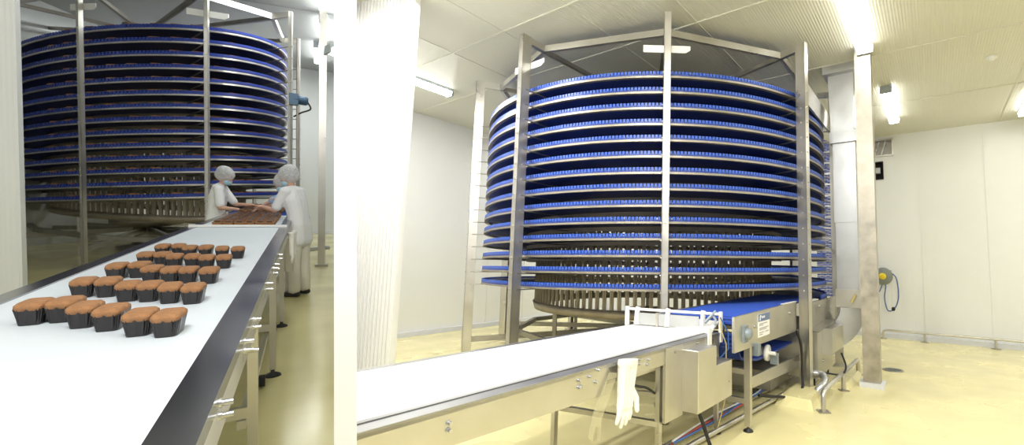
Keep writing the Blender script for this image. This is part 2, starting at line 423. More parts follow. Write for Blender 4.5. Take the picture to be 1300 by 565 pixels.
SP = dict(O=(.1493, 8.2631, 0), psi=0, asp=1., R=3.0129, ri=2.2, ztop=3.968, p=.2031, th=.022, tooth=.046, rail=.027,
          rd=2.12, zb=.93, zdt=4.05, slats=118, sw=.055, hoop=.11, Rc=3.19, zc=4.64, rb=2.86, phi=.0228, cw=.04, cd=.07,
          basez=.46, rleg=2.45, plates=[(-1, 0), (0, 0)], platez=4.24, platew=.29)
tower, E1, tz1, tang1 = spiral(SP, 'tall round steel spiral tower with fourteen bright blue belt tiers in the bright hall', (-2, -1, 0, 1, 2), 420, None, True)
# sheet guard between two columns, and the return belt hanging behind them
a1 = -PI/2+.0228+PI/5; a2 = a1+PI/5
part('side_guard', MB().beam(E1(a1, 3.19, 4.0)+Vector((.05, .05, 0)), E1(a2+.06, 3.19, 4.06), .03, .30), 'steel', tower, 'wide steel guard plate by the column top')
mb = MB(); p0, p1 = Vector((3.33, 8.5, 0)), Vector((3.85, 8.75, 0)); d = (p1-p0).normalized(); nn = Vector((d.y, -d.x, 0)); L = (p1-p0).length
for r_ in range(92):
    z = 1.05+r_*.034
    for q in range(7): mb.box(p0+d*(L*(q+.5)/7)+Vector((0, 0, z)), (L/7*.38, .008, .009 if (r_+q) % 2 else .012), (d, nn, Vector((0, 0, 1))))
    if r_ % 2 == 0: mb.box(p0+d*L/2+Vector((0, 0, z+.014)), (L/2, .004, .003), (d, nn, Vector((0, 0, 1))))
part('return_belt', mb, 'navytooth', tower, 'blue link belt running straight up behind the column')
for j in range(14):
    z = tz1(a2-.3, j, 3.0)-.05
    part('cross_bar', MB().beam((3.10, 8.15, z), (3.62, 7.9, z), .03, .03), 'steel', tower)

# ------------------------------------------------------------------ white belt conveyor
root = thing('belt_conveyor', 'white belt conveyor with steel side plates leading up to the blue infeed', 'conveyor', cv(2, -2.35, 0))
mb = MB(); mb.cbox(.2, 3.86, -2.80, -1.965, .90, .957)
mb.tube([cv(3.86, -2.80, .9285), cv(3.86, -1.965, .9285)], .0285, 14)
part('belt', mb, 'white_belt', root, clip=True)
part('side_rail', MB().cbox(.2, 3.98, -1.925, -1.845, .925, .951), 'rail_matt', root, clip=True)
part('side_rail', MB().cbox(.2, 3.98, -2.86, -2.81, .925, .957), 'steel_smooth', root, clip=True)
part('belt_gap', MB().cbox(.2, 3.9, -1.963, -1.927, .90, .946), 'black', root, clip=True)
part('side_plate', MB().cbox(.2, 2.26, -1.872, -1.845, .80, .945, .76, .945), 'steel', root, clip=True)
part('side_plate', MB().cbox(2.40, 3.98, -1.872, -1.845, .82, .945, .83, .945), 'steel', root)
part('side_plate', MB().cbox(.2, 3.98, -2.86, -2.835, .80, .945), 'steel', root, clip=True)
for s, z in ((1.17, .885), (1.17, .855), (2.00, .90), (2.09, .905), (2.17, .93), (2.0, .86), (2.02, .86), (2.15, .86), (2.5, .915), (2.62, .92), (2.62, .89), (2.74, .9), (2.72, .87), (3.1, .90), (3.5, .92), (3.8, .91), (3.8, .88)):
    part('bolt', MB().bolt(cv(s, -1.845, z), cn, .009, .02), 'steel_smooth', root)
part('joint_bracket', MB().cbox(2.2, 2.44, -1.90, -1.865, .84, .94), 'steel', root)
part('under_tray', MB().cbox(1.8, 3.7, -2.78, -1.90, .80, .815), 'steel_dull', root)
def leg(s, l, z1, w=.04, root=root, foot=True):
    o = part('leg', MB().cbox(s-w/2, s+w/2, l-w/2, l+w/2, .05, z1), 'steel', root)
    if foot: part('foot', MB().lathe([(.0, .05), (.012, .05), (.012, .03), (.045, .012), (.05, 0), (0, 0)], cv(s, l, 0)), 'black', o)
leg(2.97, -1.895, .83); leg(2.75, -2.80, .82); leg(4.0, -1.895, .84); leg(3.70, -2.80, .84)
part('cross_bar', MB().beam(cv(2.75, -2.80, .38), cv(2.97, -1.895, .37), .04, .04), 'steel', root)
part('cross_bar', MB().beam(cv(3.7, -2.80, .30), cv(4.0, -1.895, .30), .04, .04), 'steel', root)
part('cross_bar', MB().beam(cv(2.75, -2.80, .50), cv(3.7, -2.80, .50), .04, .04), 'steel', root)
part('cross_bar', MB().beam(cv(2.55, -1.93, .80), cv(3.3, -1.93, .80), .03, .05), 'steel', root)
# drive box hung on the side plate
bx = MB()
poly = [cv(3.23, -1.845, .905), cv(3.23, -1.845, .41), cv(3.90, -1.845, .41), cv(3.90, -1.845, .735), cv(3.57, -1.845, .735), cv(3.57, -1.845, .905)]
bx.prism(poly, cn*.16)
part('drive_box', bx, 'steel', root, 'stepped stainless drive box on the side plate').modifiers.new('b', 'BEVEL').width = .006
part('mounting_plate', MB().cbox(2.97, 3.24, -1.86, -1.835, .38, .945), 'steel', root)
part('castor', MB().lathe([(0, 0), (.03, 0), (.035, .03), (.012, .05), (.012, .09)], cv(3.03, -1.87, .36)), 'black', root)

part('transfer_plate', MB().cbox(3.88, 4.06, -2.78, -1.90, .93, .955, 1.03, 1.05), 'plastic_white', root)
# product gate at the end of the white belt
g = thing('product_gate', 'white swing gate with round bar across the end of the white belt', 'gate', cv(3.85, -2.35, .96))
part('post', MB().cbox(3.79, 3.83, -2.86, -2.83, .93, 1.15), 'plastic_white', g)
part('post', MB().cbox(3.98, 4.02, -1.86, -1.835, .86, 1.15), 'plastic_white', g)
part('bar', MB().tube([cv(3.81, -2.84, 1.125), cv(4.0, -1.85, 1.125)], .014, 12), 'plastic_white', g)
mb = MB(); mb.beam(cv(3.82, -2.75, 1.03), cv(3.95, -2.06, 1.03), .012, .12); part('flap', mb, 'plate_grey', g, 'pale grey flap plate')
for s, l in ((3.83, -2.72), (3.89, -2.38), (3.97, -2.02)):
    part('clamp', MB().beam(cv(s-.03, l, .97), cv(s, l, 1.15), .045, .03, cn), 'plastic_white', g)
part('air_cylinder', MB().tube([cv(3.92, -1.98, 1.04), cv(4.0, -1.90, 1.15)], .016, 10), 'greyhub', g)
part('elbow_fitting', MB().tube([cv(3.95, -1.9, 1.10), cv(3.92, -1.86, 1.08), cv(3.90, -1.86, 1.03)], .012, 8), 'greyhub', g)
part('end_bracket', MB().cbox(3.70, 3.76, -1.842, -1.825, .82, 1.02), 'plastic_white', g)
part('air_hose', MB().tube([cv(3.95, -1.84, 1.12), cv(3.90, -1.80, 1.0), cv(4.0, -1.79, .85), cv(4.02, -1.80, .6), cv(3.98, -1.8, .3), cv(3.9, -1.85, .02)], .006, 6), 'yellowcable', g)
part('air_hose', MB().tube([cv(3.97, -1.84, 1.1), cv(4.05, -1.79, .95), cv(4.03, -1.78, .8), cv(4.0, -1.86, .7)], .006, 6), 'bluecable', g)

# ------------------------------------------------------------------ blue infeed conveyor
root = thing('infeed_conveyor', 'blue modular belt infeed conveyor with steel frame beside the tower', 'conveyor', cv(5.5, -2.05, 0))
def flat_belt(mb, pts, l0, l1, th=.022, mi=0):
    V = []; n = len(pts); acc = [0]
    for s, z in pts: V += [cv(s, l0, z), cv(s, l1, z), cv(s, l1, z-th), cv(s, l0, z-th)]
    for i in range(n-1): acc.append(acc[-1]+math.hypot(pts[i+1][0]-pts[i][0], pts[i+1][1]-pts[i][1]))
    Fs, U = [], []; ls = [l0, l1, l1, l0]
    for i in range(n-1):
        for j in range(4):
            Fs.append((i*4+j, i*4+(j+1) % 4, (i+1)*4+(j+1) % 4, (i+1)*4+j)); a, b = ls[j], ls[(j+1) % 4]
            U.append([(a, acc[i]), (b, acc[i]), (b, acc[i+1]), (a, acc[i+1])])
    mb.add(V, Fs, False, mi, U)
    # cross ribs
    rib = .05; tot = acc[-1]; d = 0; i = 0
    while d < tot:
        while i < n-2 and acc[i+1] < d: i += 1
        t = (d-acc[i])/(acc[i+1]-acc[i]); s = pts[i][0]+(pts[i+1][0]-pts[i][0])*t; z = pts[i][1]+(pts[i+1][1]-pts[i][1])*t
        mb.cbox(s-.006, s+.006, min(l0, l1)+.01, max(l0, l1)-.01, z-.004, z+.005, mi=1)
        d += rib
    return mb
part('belt', flat_belt(MB(), [(4.12, 1.03), (4.07, 1.05), (4.07, 1.075), (4.12, 1.095), (4.3, 1.10), (5.5, 1.125), (6.93, 1.156)], -2.47, -1.67), ['blue', 'bluetooth'], root)
part('return_belt', flat_belt(MB(), [(4.16, .92), (4.16, .80), (4.26, .68), (4.7, .60), (5.4, .60), (7.2, .62)], -2.45, -1.74), ['blue', 'bluetooth'], root, 'blue return strand hanging below')
sp_ = part('side_plate', MB().cbox(3.85, 5.86, -1.665, -1.640, .80, 1.125, .775, 1.15), 'steel', root)
part('side_plate', MB().cbox(5.97, 8.2, -1.55, -1.525, .775, 1.13, .755, 1.135), 'steel', root)
part('side_plate', MB().cbox(3.85, 6.8, -2.51, -2.485, .85, 1.10, .85, 1.14), 'steel', root)
part('guide_strip', MB().cbox(5.3, 5.86, -1.67, -1.63, 1.15, 1.156), 'plastic_white', root)
for s, z in ((4.36, .99), (5.55, 1.03), (6.6, 1.05)):
    part('bolt', MB().bolt(cv(s, -1.64 if s < 5.9 else -1.525, z), cn, .014, .02), 'steel_smooth', root)
br = part('bearing', MB().cbox(4.03, 4.13, -1.64, -1.615, .87, 1.03), 'greyhub', root, 'grey flange bearing')
part('bearing_hub', MB().lathe([(.055, 0), (.055, .03), (.03, .05), (0, .05)], cv(4.09, -1.616, .95), cn), 'greyhub', br)
# information label
lb = thing('information_label', 'white information label with blue header stuck on the infeed side plate', 'label', cv(4.62, -1.637, .97))
part('card', MB().cbox(4.45, 4.80, -1.639, -1.634, .865, 1.10), 'cardwhite', lb)
part('header', MB().cbox(4.45, 4.80, -1.634, -1.632, 1.025, 1.10), 'cardblue', lb, 'blue header band')
mb = MB(); mb.cbox(4.49, 4.51, -1.632, -1.630, 1.035, 1.08); mb.cbox(4.50, 4.53, -1.632, -1.630, 1.068, 1.09)
for x in (4.55, 4.585, 4.62): mb.cbox(x, x+.022, -1.632, -1.630, 1.055, 1.078)
part('logo', mb, 'cardwhite', lb, 'small white mark')
mb = MB()
for i, (z, a, b) in enumerate(((1.0, 4.48, 4.72), (.985, 4.48, 4.60), (.955, 4.48, 4.76), (.94, 4.48, 4.70), (.91, 4.48, 4.62), (.91, 4.66, 4.76), (.89, 4.48, 4.58))):
    mb.cbox(a, b, -1.634, -1.632, z-.004, z+.004)
part('print', mb, 'cardgrey', lb, 'lines of small grey print')
BASE[root.name] = cv(5.5, -2.05, 0)
leg(4.23, -1.66, .80, .06, root); leg(4.23, -2.48, .85, .06, root); leg(6.75, -2.48, .85, .06, root)
part('lower_rail', MB().cbox(4.28, 6.3, -1.675, -1.65, .39, .50, .28, .44), 'steel', root)
part('lower_rail', MB().cbox(4.28, 6.3, -2.49, -2.465, .42, .50), 'steel', root)
part('cross_bar', MB().beam(cv(4.23, -2.48, .28), cv(4.23, -1.66, .28), .04, .05), 'steel', root)
part('cross_bar', MB().beam(cv(4.23, -2.48, .56), cv(4.23, -1.66, .56), .04, .05), 'steel', root)
rl = part('roller', MB().lathe([(0, -.09), (.09, -.09), (.09, -.07), (.06, -.06), (.06, .0), (.09, .01), (.09, .04), (.02, .04), (.02, .12)], cv(4.95, -1.74, .63), cn, 22), 'plastic_white', root, 'white flanged plastic roller')
part('axle_block', MB().cbox(5.0, 5.06, -1.70, -1.62, .50, .62), 'greyhub', root)
part('axle_block', MB().cbox(4.35, 4.42, -1.70, -1.60, .70, .82), 'greyhub', root)
part('drip_tray', MB().cbox(5.3, 6.6, -2.45, -1.80, .12, .34, .12, .30), 'steel_dull', root)

# take-up housing and junction box
hs = thing('drive_housing', 'stainless drive housing under the infeed beside the tower column', 'housing', cv(6.6, -1.6, 0))
part('body', MB().cbox(6.02, 7.05, -2.2, -1.42, .17, .76, .20, .82), 'steel', hs)
part('lid', MB().cbox(6.0, 7.08, -2.2, -1.40, .76, .775, .82, .835), 'steel_dull', hs)
for s, l in ((6.15, -1.5), (6.95, -1.5), (6.95, -2.1)):
    part('foot', MB().lathe([(.012, .18), (.012, .05), (.05, .02), (.05, 0), (0, 0)], cv(s, l, 0)), 'black', hs)
part('bolt', MB().bolt(cv(6.3, -1.42, .36), cn, .014, .02), 'steel_smooth', hs)
jb = thing('junction_box', 'small stainless junction box fixed to the drive housing', 'box', cv(6.6, -1.35, .6))
bevel(part('body', MB().cbox(6.28, 7.05, -1.42, -1.30, .46, .78, .44, .77), 'steel', jb), .008)
part('lid', MB().cbox(6.26, 6.29, -1.425, -1.29, .45, .79), 'steel_smooth', jb)
single('drain_elbow_pipe', MB().tube([cv(6.02, -1.52, .24), cv(6.04, -1.44, .24), cv(6.03, -1.36, .23), cv(5.96, -1.32, .20), cv(5.86, -1.32, .16), cv(5.80, -1.37, .10), cv(5.78, -1.40, 0)], .045, 14), 'zinc', 'thick grey elbow pipe on the floor below the junction box', 'pipe', cv(5.8, -1.3, 0))
# concrete plinths of floor coving under column and pillar
for nm, pts, h, lab in (('plinth', [(5.2, -1.72), (5.2, -1.28), (6.05, -1.35), (6.05, -1.72)], .10, 'low yellow coated plinth at the foot of the tower column'),
                   ('plinth', [(6.3, -1.55), (6.35, -1.12), (7.5, -1.12), (7.5, -1.6)], .07, 'low yellow coated plinth below the air duct')):
    c = cv(sum(p[0] for p in pts)/4, sum(p[1] for p in pts)/4, 0)
    mb = MB(); bot = [cv(s, l, 0) for s, l in pts]; top = [c+(b-c)*.78+Vector((0, 0, h)) for b in bot]
    mb.add(bot+top, [(4, 5, 6, 7), (0, 1, 5, 4), (1, 2, 6, 5), (2, 3, 7, 6), (3, 0, 4, 7), (3, 2, 1, 0)])
    single(nm, mb, 'epoxy', lab, 'plinth', c)

# floor conduits and cables
def curve(pts, n=8):
    pts = [Vector(p) for p in pts]; out = []
    for i in range(len(pts)-1):
        p0, p1, p2, p3 = pts[max(i-1, 0)], pts[i], pts[i+1], pts[min(i+2, len(pts)-1)]
        for k in range(n):
            t = k/n; out.append(.5*((2*p1)+(-p0+p2)*t+(2*p0-5*p1+4*p2-p3)*t*t+(-p0+3*p1-3*p2+p3)*t**3))
    return out+[pts[-1]]
single('conduit_pipe', MB().tube([cv(3.2, -2.05, .06), cv(6.4, -1.88, .06)], .022, 10), 'steel', 'straight grey conduit pipe along the floor under the conveyors, farther from camera', 'pipe', cv(4.8, -1.9, 0))
single('conduit_pipe', MB().tube([cv(3.2, -1.90, .06), cv(6.0, -1.66, .06)], .024, 10), 'steel', 'straight grey conduit pipe along the floor under the conveyors, nearest the camera', 'pipe', cv(4.6, -1.8, 0))
for i, (m, off, nm) in enumerate((('bluecable', 0, 'blue cable lying along the floor conduits'), ('redcable', .03, 'red cable lying along the floor conduits'), ('bluecable', .055, 'blue cable nearest the front conduit pipe'), ('plastic_white', .02, 'white cable lying along the floor conduits'))):
    pts = [cv(3.3+q*.45, -1.99+off+.05*q/6+random.uniform(-.02, .02), .075+random.uniform(0, .03)+.01*i) for q in range(7)]
    single('cable', MB().tube(curve(pts), .010, 7), m, nm, 'cable', cv(4.6, -1.9, 0))
single('cable', MB().tube(curve([cv(5.72, -1.60, .80), cv(5.80, -1.57, .6), cv(5.83, -1.57, .3), cv(5.75, -1.55, .10), cv(5.5, -1.58, .05), cv(5.2, -1.66, .10), cv(4.9, -1.8, .16)]), .016, 8), 'black', 'thick black cable looping down beside the tower column', 'cable', cv(5.7, -1.6, 0))
single('cable', MB().tube(curve([cv(3.35, -1.76, .42), cv(3.38, -1.72, .3), cv(3.42, -1.66, .1), cv(3.40, -1.55, .02)]), .016, 8), 'black', 'thick black cable hanging from the drive box to the floor', 'cable', cv(3.2, -1.6, 0))
single('cable', MB().tube(curve([cv(2.55, -1.9, .84), cv(2.68, -1.93, .72), cv(2.85, -1.93, .66), cv(2.95, -1.92, .6)]), .010, 8), 'black', 'thin black cable behind the hanging white glove', 'cable', cv(2.7, -1.9, .7))
single('cable', MB().tube(curve([cv(6.35, -1.2, .48), cv(6.36, -1.15, .3), cv(6.25, -1.2, .22), cv(6.1, -1.40, .25)]), .012, 8), 'black', 'short black cable looping below the junction box', 'cable', cv(6.3, -1.2, .2))

# air duct and pillar
dc = thing('air_duct', 'tall silver sheet metal air duct with elbow at its foot', 'duct', (3.19, 6.85, 0))
def dbox(mb, x, y, z0, z1, hx, hy, tp=1.):
    c = uu*0+Vector((x, y, (z0+z1)/2)); return mb.box(c, (hx, hy, (z1-z0)/2), (vv, uu, Vector((0, 0, 1))), 0, tp)
part('ceiling_collar', dbox(MB(), 3.11, 6.80, 4.66, 4.80, .24, .24), 'zinc', dc)
part('upper_section', dbox(MB(), 3.14, 6.83, 3.72, 4.68, .19, .17, .86), 'zinc', dc)
part('joint_flange', dbox(MB(), 3.16, 6.84, 3.56, 3.74, .20, .18), 'zinc', dc)
part('lower_section', dbox(MB(), 3.17, 6.85, 2.30, 3.58, .165, .15), 'zinc', dc)
part('lower_section', dbox(MB(), 3.18, 6.85, 1.25, 2.32, .155, .145), 'zinc', dc)
dm = part('damper_box', dbox(MB(), 3.19, 6.83, 1.0, 1.27, .19, .17), 'steel', dc, 'stainless damper box')
part('damper_handle', MB().beam((3.09, 6.62, 1.08), (3.15, 6.60, 1.2), .02, .03), 'yellowcable', dm)
mb = MB(); V = []; n = 12                      # elbow sweeping down and towards the housing
cdir = (-vv*.8-uu*.2).normalized()
for i in range(n+1):
    t = i/n*PI/2; R_ = .5
    c = Vector((3.19, 6.82, 1.0))+cdir*(R_*(1-math.cos(t)))+Vector((0, 0, -R_*math.sin(t)))
    nrm = (Vector((0, 0, 1))*math.sin(t)*0+cdir*math.cos(t)+Vector((0, 0, 1))*math.sin(t)).normalized()
    sd = Vector((-cdir.y, cdir.x, 0))
    V += [c+nrm*.17+sd*.16, c-nrm*.17+sd*.16, c-nrm*.17-sd*.16, c+nrm*.17-sd*.16]
mb.add(V, [(i*4+j, i*4+(j+1) % 4, (i+1)*4+(j+1) % 4, (i+1)*4+j) for i in range(n) for j in range(4)]+[(n*4, n*4+1, n*4+2, n*4+3)])
part('elbow', mb, 'zinc', dc)
pl = thing('steel_pillar', 'square stainless steel pillar with white base beside the air duct', 'pillar', (3.14, 6.15, 0))
mb = MB(); mb.box((3.14, 6.15, HC/2), (.105, .10, HC/2), (vv, uu, Vector((0, 0, 1)))); part('post', mb, 'pillar', pl)
part('base', MB().box((3.14, 6.15, .03), (.15, .15, .03), (vv, uu, Vector((0, 0, 1)))), 'baseboard', pl)

# lamps
def lamp(u0, u1, v0, z, label, m='lamp', w=.085, ax=None, hsg='fixture', grp='ceiling lamps'):
    a, b = ax if ax else (uu, vv)
    if ax is None: c0, c1 = uu*u0+vv*v0, uu*u1+vv*v0
    else: c0, c1 = u0, u1
    d = (c1-c0).normalized(); n = Vector((d.y, -d.x, 0)); mid = (c0+c1)/2; hl = (c1-c0).length/2
    t = thing('ceiling_lamp', label, 'lamp', (mid.x, mid.y, z), grp)
    part('housing', MB().box(mid+Vector((0, 0, z-.03)), (n.length*w*.9, hl, .03), (n, d, Vector((0, 0, 1)))), hsg, t)
    mb = MB(); V = []; k = 10
    for i in range(2):
        c = mid+d*(hl*.97*(1 if i else -1))+Vector((0, 0, z-.06))
        for j in range(k+1):
            a_ = PI*j/k; V.append(c+n*(w*math.cos(a_))-Vector((0, 0, .07*math.sin(a_))))
    mb.add(V, [(j, j+1, k+2+j, k+1+j) for j in range(k)]+[tuple(range(k, -1, -1)), tuple(range(k+1, 2*k+2))], False)
    part('diffuser', mb, m, t)
    for e in (-1, 1): part('end_cap', MB().box(mid+d*(e*hl*.985)+Vector((0, 0, z-.09)), (w*.95, .015, .045), (n, d, Vector((0, 0, 1)))), hsg, t)
    return t
lamp(5.0, 6.75, -.715, HC, 'bright ceiling lamp running down to the top of the steel pillar', w=.11)
lamp(8.48, 10.45, -.59, HC, 'bright ceiling lamp beyond the steel pillar, right of its top', w=.10)
lamp(9.95, 11.2, 1.62, HC, 'ceiling lamp at the right edge of the bright hall', w=.1)
bpy.data.objects.remove(bpy.data.objects['ceiling_lamp.002']) if False else None
lamp(2.6, 4.62, -7.5, HC, 'bright ceiling lamp left of the tower above the ribbed panel', w=.10)
sd = thing('smoke_detector', 'small round cream smoke detector on the ceiling', 'detector', (5.153, 6.30, HC))
part('base', MB().lathe([(0, 0), (.07, 0), (.07, -.02), (0, -.02)], (5.153, 6.30, HC)), 'plastic_white', sd)
part('sensor_head', MB().lathe([(.045, -.02), (.04, -.05), (0, -.055)], (5.153, 6.30, HC)), 'plastic_white', sd)

# back wall fittings
def hp(u, v, z): return uu*u+vv*v+Vector((0, 0, z))
vt = thing('wall_vent', 'square steel framed opening high on the back wall right of the pillar', 'vent', hp(11.8, -1.0, 4.5))
mb = MB(); 
for a, b, c, d in ((-1.30, -.71, 4.30, 4.33), (-1.30, -.71, 4.69, 4.72)): rbox(mb, 11.78, 11.95, a, b, c, d)
for a, b in ((-1.30, -1.27), (-.74, -.71)): rbox(mb, 11.78, 11.95, a, b, 4.3, 4.72)
part('frame', mb, 'steel', vt)
part('back_panel', rbox(MB(), 11.96, 11.98, -1.3, -.71, 4.3, 4.72), 'steel_dull', vt)
for x in (-1.06, -.92): part('strut', MB().beam(hp(11.9, x-.06, 4.32), hp(11.9, x+.05, 4.7), .03, .05, uu), 'steel_smooth', vt)
hh = thing('wall_hatch', 'small dark square hatch on the back wall below the vent', 'hatch', hp(11.9, -1.1, 3.96))
part('recess', rbox(MB(), 11.96, 11.98, -1.30, -.93, 3.74, 4.18), 'dark', hh)
mb = MB(); 
for a, b, c, d in ((-1.30, -.93, 3.74, 3.76), (-1.30, -.93, 4.16, 4.18), (-.95, -.93, 3.74, 4.18)): rbox(mb, 11.8, 11.96, a, b, c, d)
part('frame', mb, 'dark', hh)
part('cable_gland', rbox(MB(), 11.84, 11.95, -1.10, -1.0, 3.90, 4.04), 'plate_grey', hh)
hr = thing('hose_reel', 'grey wall mounted hose reel with yellow disc right of the pillar', 'hose reel', hp(11.75, -1.0, 1.4))
c = hp(11.62, -1.0, 1.42)
part('case', MB().lathe([(0, -.09), (.17, -.09), (.20, -.05), (.20, .05), (.17, .09), (0, .09)], c, uu, 24), 'reel', hr)
part('bracket', rbox(MB(), 11.70, 11.82, -1.06, -.84, 1.34, 1.56), 'reel', hr)
part('disc', MB().lathe([(0, -.105), (.07, -.105), (.075, -.09)], c, uu, 20), 'yellow', hr, 'yellow disc on the reel')
hs_ = part('hose', MB().tube(curve([c+Vector((.08, 0, .12)), c+vv*.26+Vector((0, 0, -.02)), c+vv*.30+Vector((0, 0, -.45)), c+vv*.22+Vector((0, 0, -.72)), c+vv*.08+Vector((0, 0, -.78)), c+vv*.02+Vector((0, 0, -.5)), c+vv*.05+Vector((0, 0, -.22)), c+Vector((0, 0, -.14))]), .014, 8), 'hoseblue', hr, 'looped blue grey hose')
part('hose_stop', MB().lathe([(0, -.045), (.045, -.02), (.045, .02), (0, .045)], c+vv*.19+Vector((0, 0, -.74)), vv, 12), 'black', hs_)
part('hose', MB().tube(curve([c+vv*-.02+Vector((0, 0, -.18)), c-vv*.08+Vector((0, 0, -.35)), c-vv*.22+Vector((0, 0, -.5))]), .012, 8), 'hoseblue', hr)
# pipe rails
def pipe_rail(label, pts, h, r, feet, cat='rail'):
    t = thing('pipe_rail', label, cat, pts[0])
    p = [Vector(q)+Vector((0, 0, h)) for q in pts]; a = Vector(pts[0]); b = Vector(pts[-1]); d = (b-a).normalized()
    ends = [a+Vector((0, 0, .01)), a+Vector((0, 0, h-.06)), a+d*.02+Vector((0, 0, h-.015)), a+d*.07+Vector((0, 0, h))]
    ende = [b-d*.07+Vector((0, 0, h)), b-d*.02+Vector((0, 0, h-.015)), b+Vector((0, 0, h-.06)), b+Vector((0, 0, .01))]
    part('rail', MB().tube(ends+ende, r, 12), 'steel', t)
    for f in feet:
        q = Vector(f)
        if (q-a).length > .05 and (q-b).length > .05: part('post', MB().tube([q, q+Vector((0, 0, h))], r*.9, 10), 'steel', t)
        part('foot_plate', MB().box(q+Vector((0, 0, .006)), (.06, .06, .006)), 'steel_dull', t)
pipe_rail('bent steel pipe guard rail standing on the floor left of the pillar', [(2.01, 5.03, 0), (3.25, 6.79, 0)], .22, .028, [(2.01, 5.03, 0), (2.63, 5.91, 0), (3.25, 6.79, 0)])
a_ = hp(11.55, -1.03, 0)
pipe_rail('long low steel pipe rail running along the foot of the back wall', [a_, hp(11.55, 5.5, 0)], .20, .026, [a_, hp(11.55, -.22, 0), hp(11.55, 1.0, 0), hp(11.55, 2.6, 0), hp(11.55, 5.5, 0)])
dr = thing('floor_drain', 'round grey floor drain right of the pillar base', 'drain', (3.95, 7.1, 0))
part('rim', MB().lathe([(.15, .001), (.15, .008), (.12, .008), (.12, .002)], (3.95, 7.1, 0)), 'steel_dull', dr)
mb = MB(); mb.lathe([(0, .004), (.12, .004)], (3.95, 7.1, 0))
for i in range(-3, 4): mb.box((3.95+i*.032, 7.1, .006), (.006, .11*math.sqrt(1-(i/4)**2), .003))
part('grate', mb, 'reel', dr)

# ------------------------------------------------------------------ rubber glove (built from rounded fingers, fused)
def capsule(bm, a, b, r0, r1, n=14):
    """tapered capsule between a and b added to bmesh"""
    a, b = Vector(a), Vector(b); d = b-a; L = max(d.length, 1e-5); d = d/L
    x = d.cross(Vector((0, 0, 1)));
    if x.length < .05: x = d.cross(Vector((1, 0, 0)))
    x.normalize(); y = d.cross(x); rings = []
    for t, dirn, c, r in [(q, -1, a, r0) for q in (0., .35, .7, 1.)]+[(q, 1, b, r1) for q in (1., .7, .35, 0.)]:
        ang_ = t*PI/2; rr = r*math.sin(ang_); off = dirn*r*math.cos(ang_)
        if rr < 1e-6: rings.append([bm.verts.new(c+d*off)])
        else: rings.append([bm.verts.new(c+d*off+x*(rr*math.cos(2*PI*k/n))+y*(rr*math.sin(2*PI*k/n))) for k in range(n)])
    for i in range(len(rings)-1):
        A, B = rings[i], rings[i+1]
        for k in range(n):
            k2 = (k+1) % n
            if len(A) == 1: bm.faces.new((A[0], B[k2], B[k]))
            elif len(B) == 1: bm.faces.new((A[k], A[k2], B[0]))
            else: bm.faces.new((A[k], A[k2], B[k2], B[k]))
def ellipsoid(bm, c, rx, ry, rz, rot=None, n=16):
    c = Vector(c); r = bmesh.ops.create_uvsphere(bm, u_segments=n, v_segments=n//2+2, radius=1.)
    for v in r['verts']:
        p = Vector((v.co.x*rx, v.co.y*ry, v.co.z*rz)); v.co = (rot @ p if rot else p)+c
def fused(name, bm, m, voxel, mw, parent=None, smooth=4, label=None):
    bmesh.ops.recalc_face_normals(bm, faces=bm.faces)
    me = bpy.data.meshes.new(name); bm.to_mesh(me); bm.free()
    for q in mats_of(m): me.materials.append(q)
    o = bpy.data.objects.new(name, me); COL.objects.link(o)
    r = o.modifiers.new('r', 'REMESH'); r.mode = 'VOXEL'; r.voxel_size = voxel; r.use_smooth_shade = True
    s = o.modifiers.new('s', 'SMOOTH'); s.iterations = smooth; s.factor = .5
    if parent: o.parent = parent
    else: o.matrix_world = mw
    if label: o['label'] = label
    return o
def glove(label, top, dn, side, out, sc=1.):
    """hangs by the cuff: top point, down, sideways, outwards"""
    dn, side, out = Vector(dn), Vector(side), Vector(out); top = Vector(top)
    t = thing('rubber_glove', label, 'glove', top)
    def P(x, y, z=0.): return side*(x*sc)+dn*(y*sc)+out*(z*sc)
    bm = bmesh.new()
    for x in (-.052, -.02, .02, .052): capsule(bm, P(x, 0), P(x*.82, .16), .030*sc, .026*sc)
    for x in (-.045, -.015, .015, .042): capsule(bm, P(x*.9, .14), P(x, .24, .005), .027*sc, .024*sc)
    for x, L, dx in ((-.048, .10, -.012), (-.016, .125, -.006), (.016, .115, .002), (.042, .09, .008)):
        capsule(bm, P(x, .22), P(x+dx, .22+L*.6, .012), .0165*sc, .0155*sc); capsule(bm, P(x+dx, .22+L*.6, .012), P(x+dx*1.4, .22+L, .004), .0155*sc, .013*sc)
    capsule(bm, P(.05, .14), P(.088, .20, .02), .024*sc, .020*sc); capsule(bm, P(.088, .20, .02), P(.092, .265, .03), .019*sc, .015*sc)
    fused('glove_body', bm, 'glove', .0045*sc, None, t)
    mb = MB(); V = []; n = 20
    for y, r in ((-.03, 1.06), (-.005, 1.1), (.012, 1.0)):
        for k in range(n):
            a = 2*PI*k/n; V.append(top+P(.085*r*math.cos(a), y, .034*r*math.sin(a)))
    mb.add(V, [(i*n+k, i*n+(k+1) % n, (i+1)*n+(k+1) % n, (i+1)*n+k) for i in range(2) for k in range(n)], True)
    part('cuff', mb, 'glove', t)
    return t
dn = (cw*.10+Vector((0, 0, -1))).normalized(); dn = (Vector((0, 0, -1))-cw*.12).normalized(); sd_ = (cw-dn*cw.dot(dn)).normalized()
glove('white rubber glove hanging fingers down from the white belt conveyor', cv(2.43, -1.80, .925), dn, sd_, cn, 1.12)
mb = MB()
for i in range(6): pass
pts = [(2.27, .90), (2.35, .88), (2.22, .66), (2.19, .60), (2.20, .50), (2.165, .51), (2.17, .58), (2.14, .60), (2.115, .52), (2.08, .55), (2.12, .68)]
mb.prism([cv(s, -1.83, z) for s, z in pts], cn*.006)
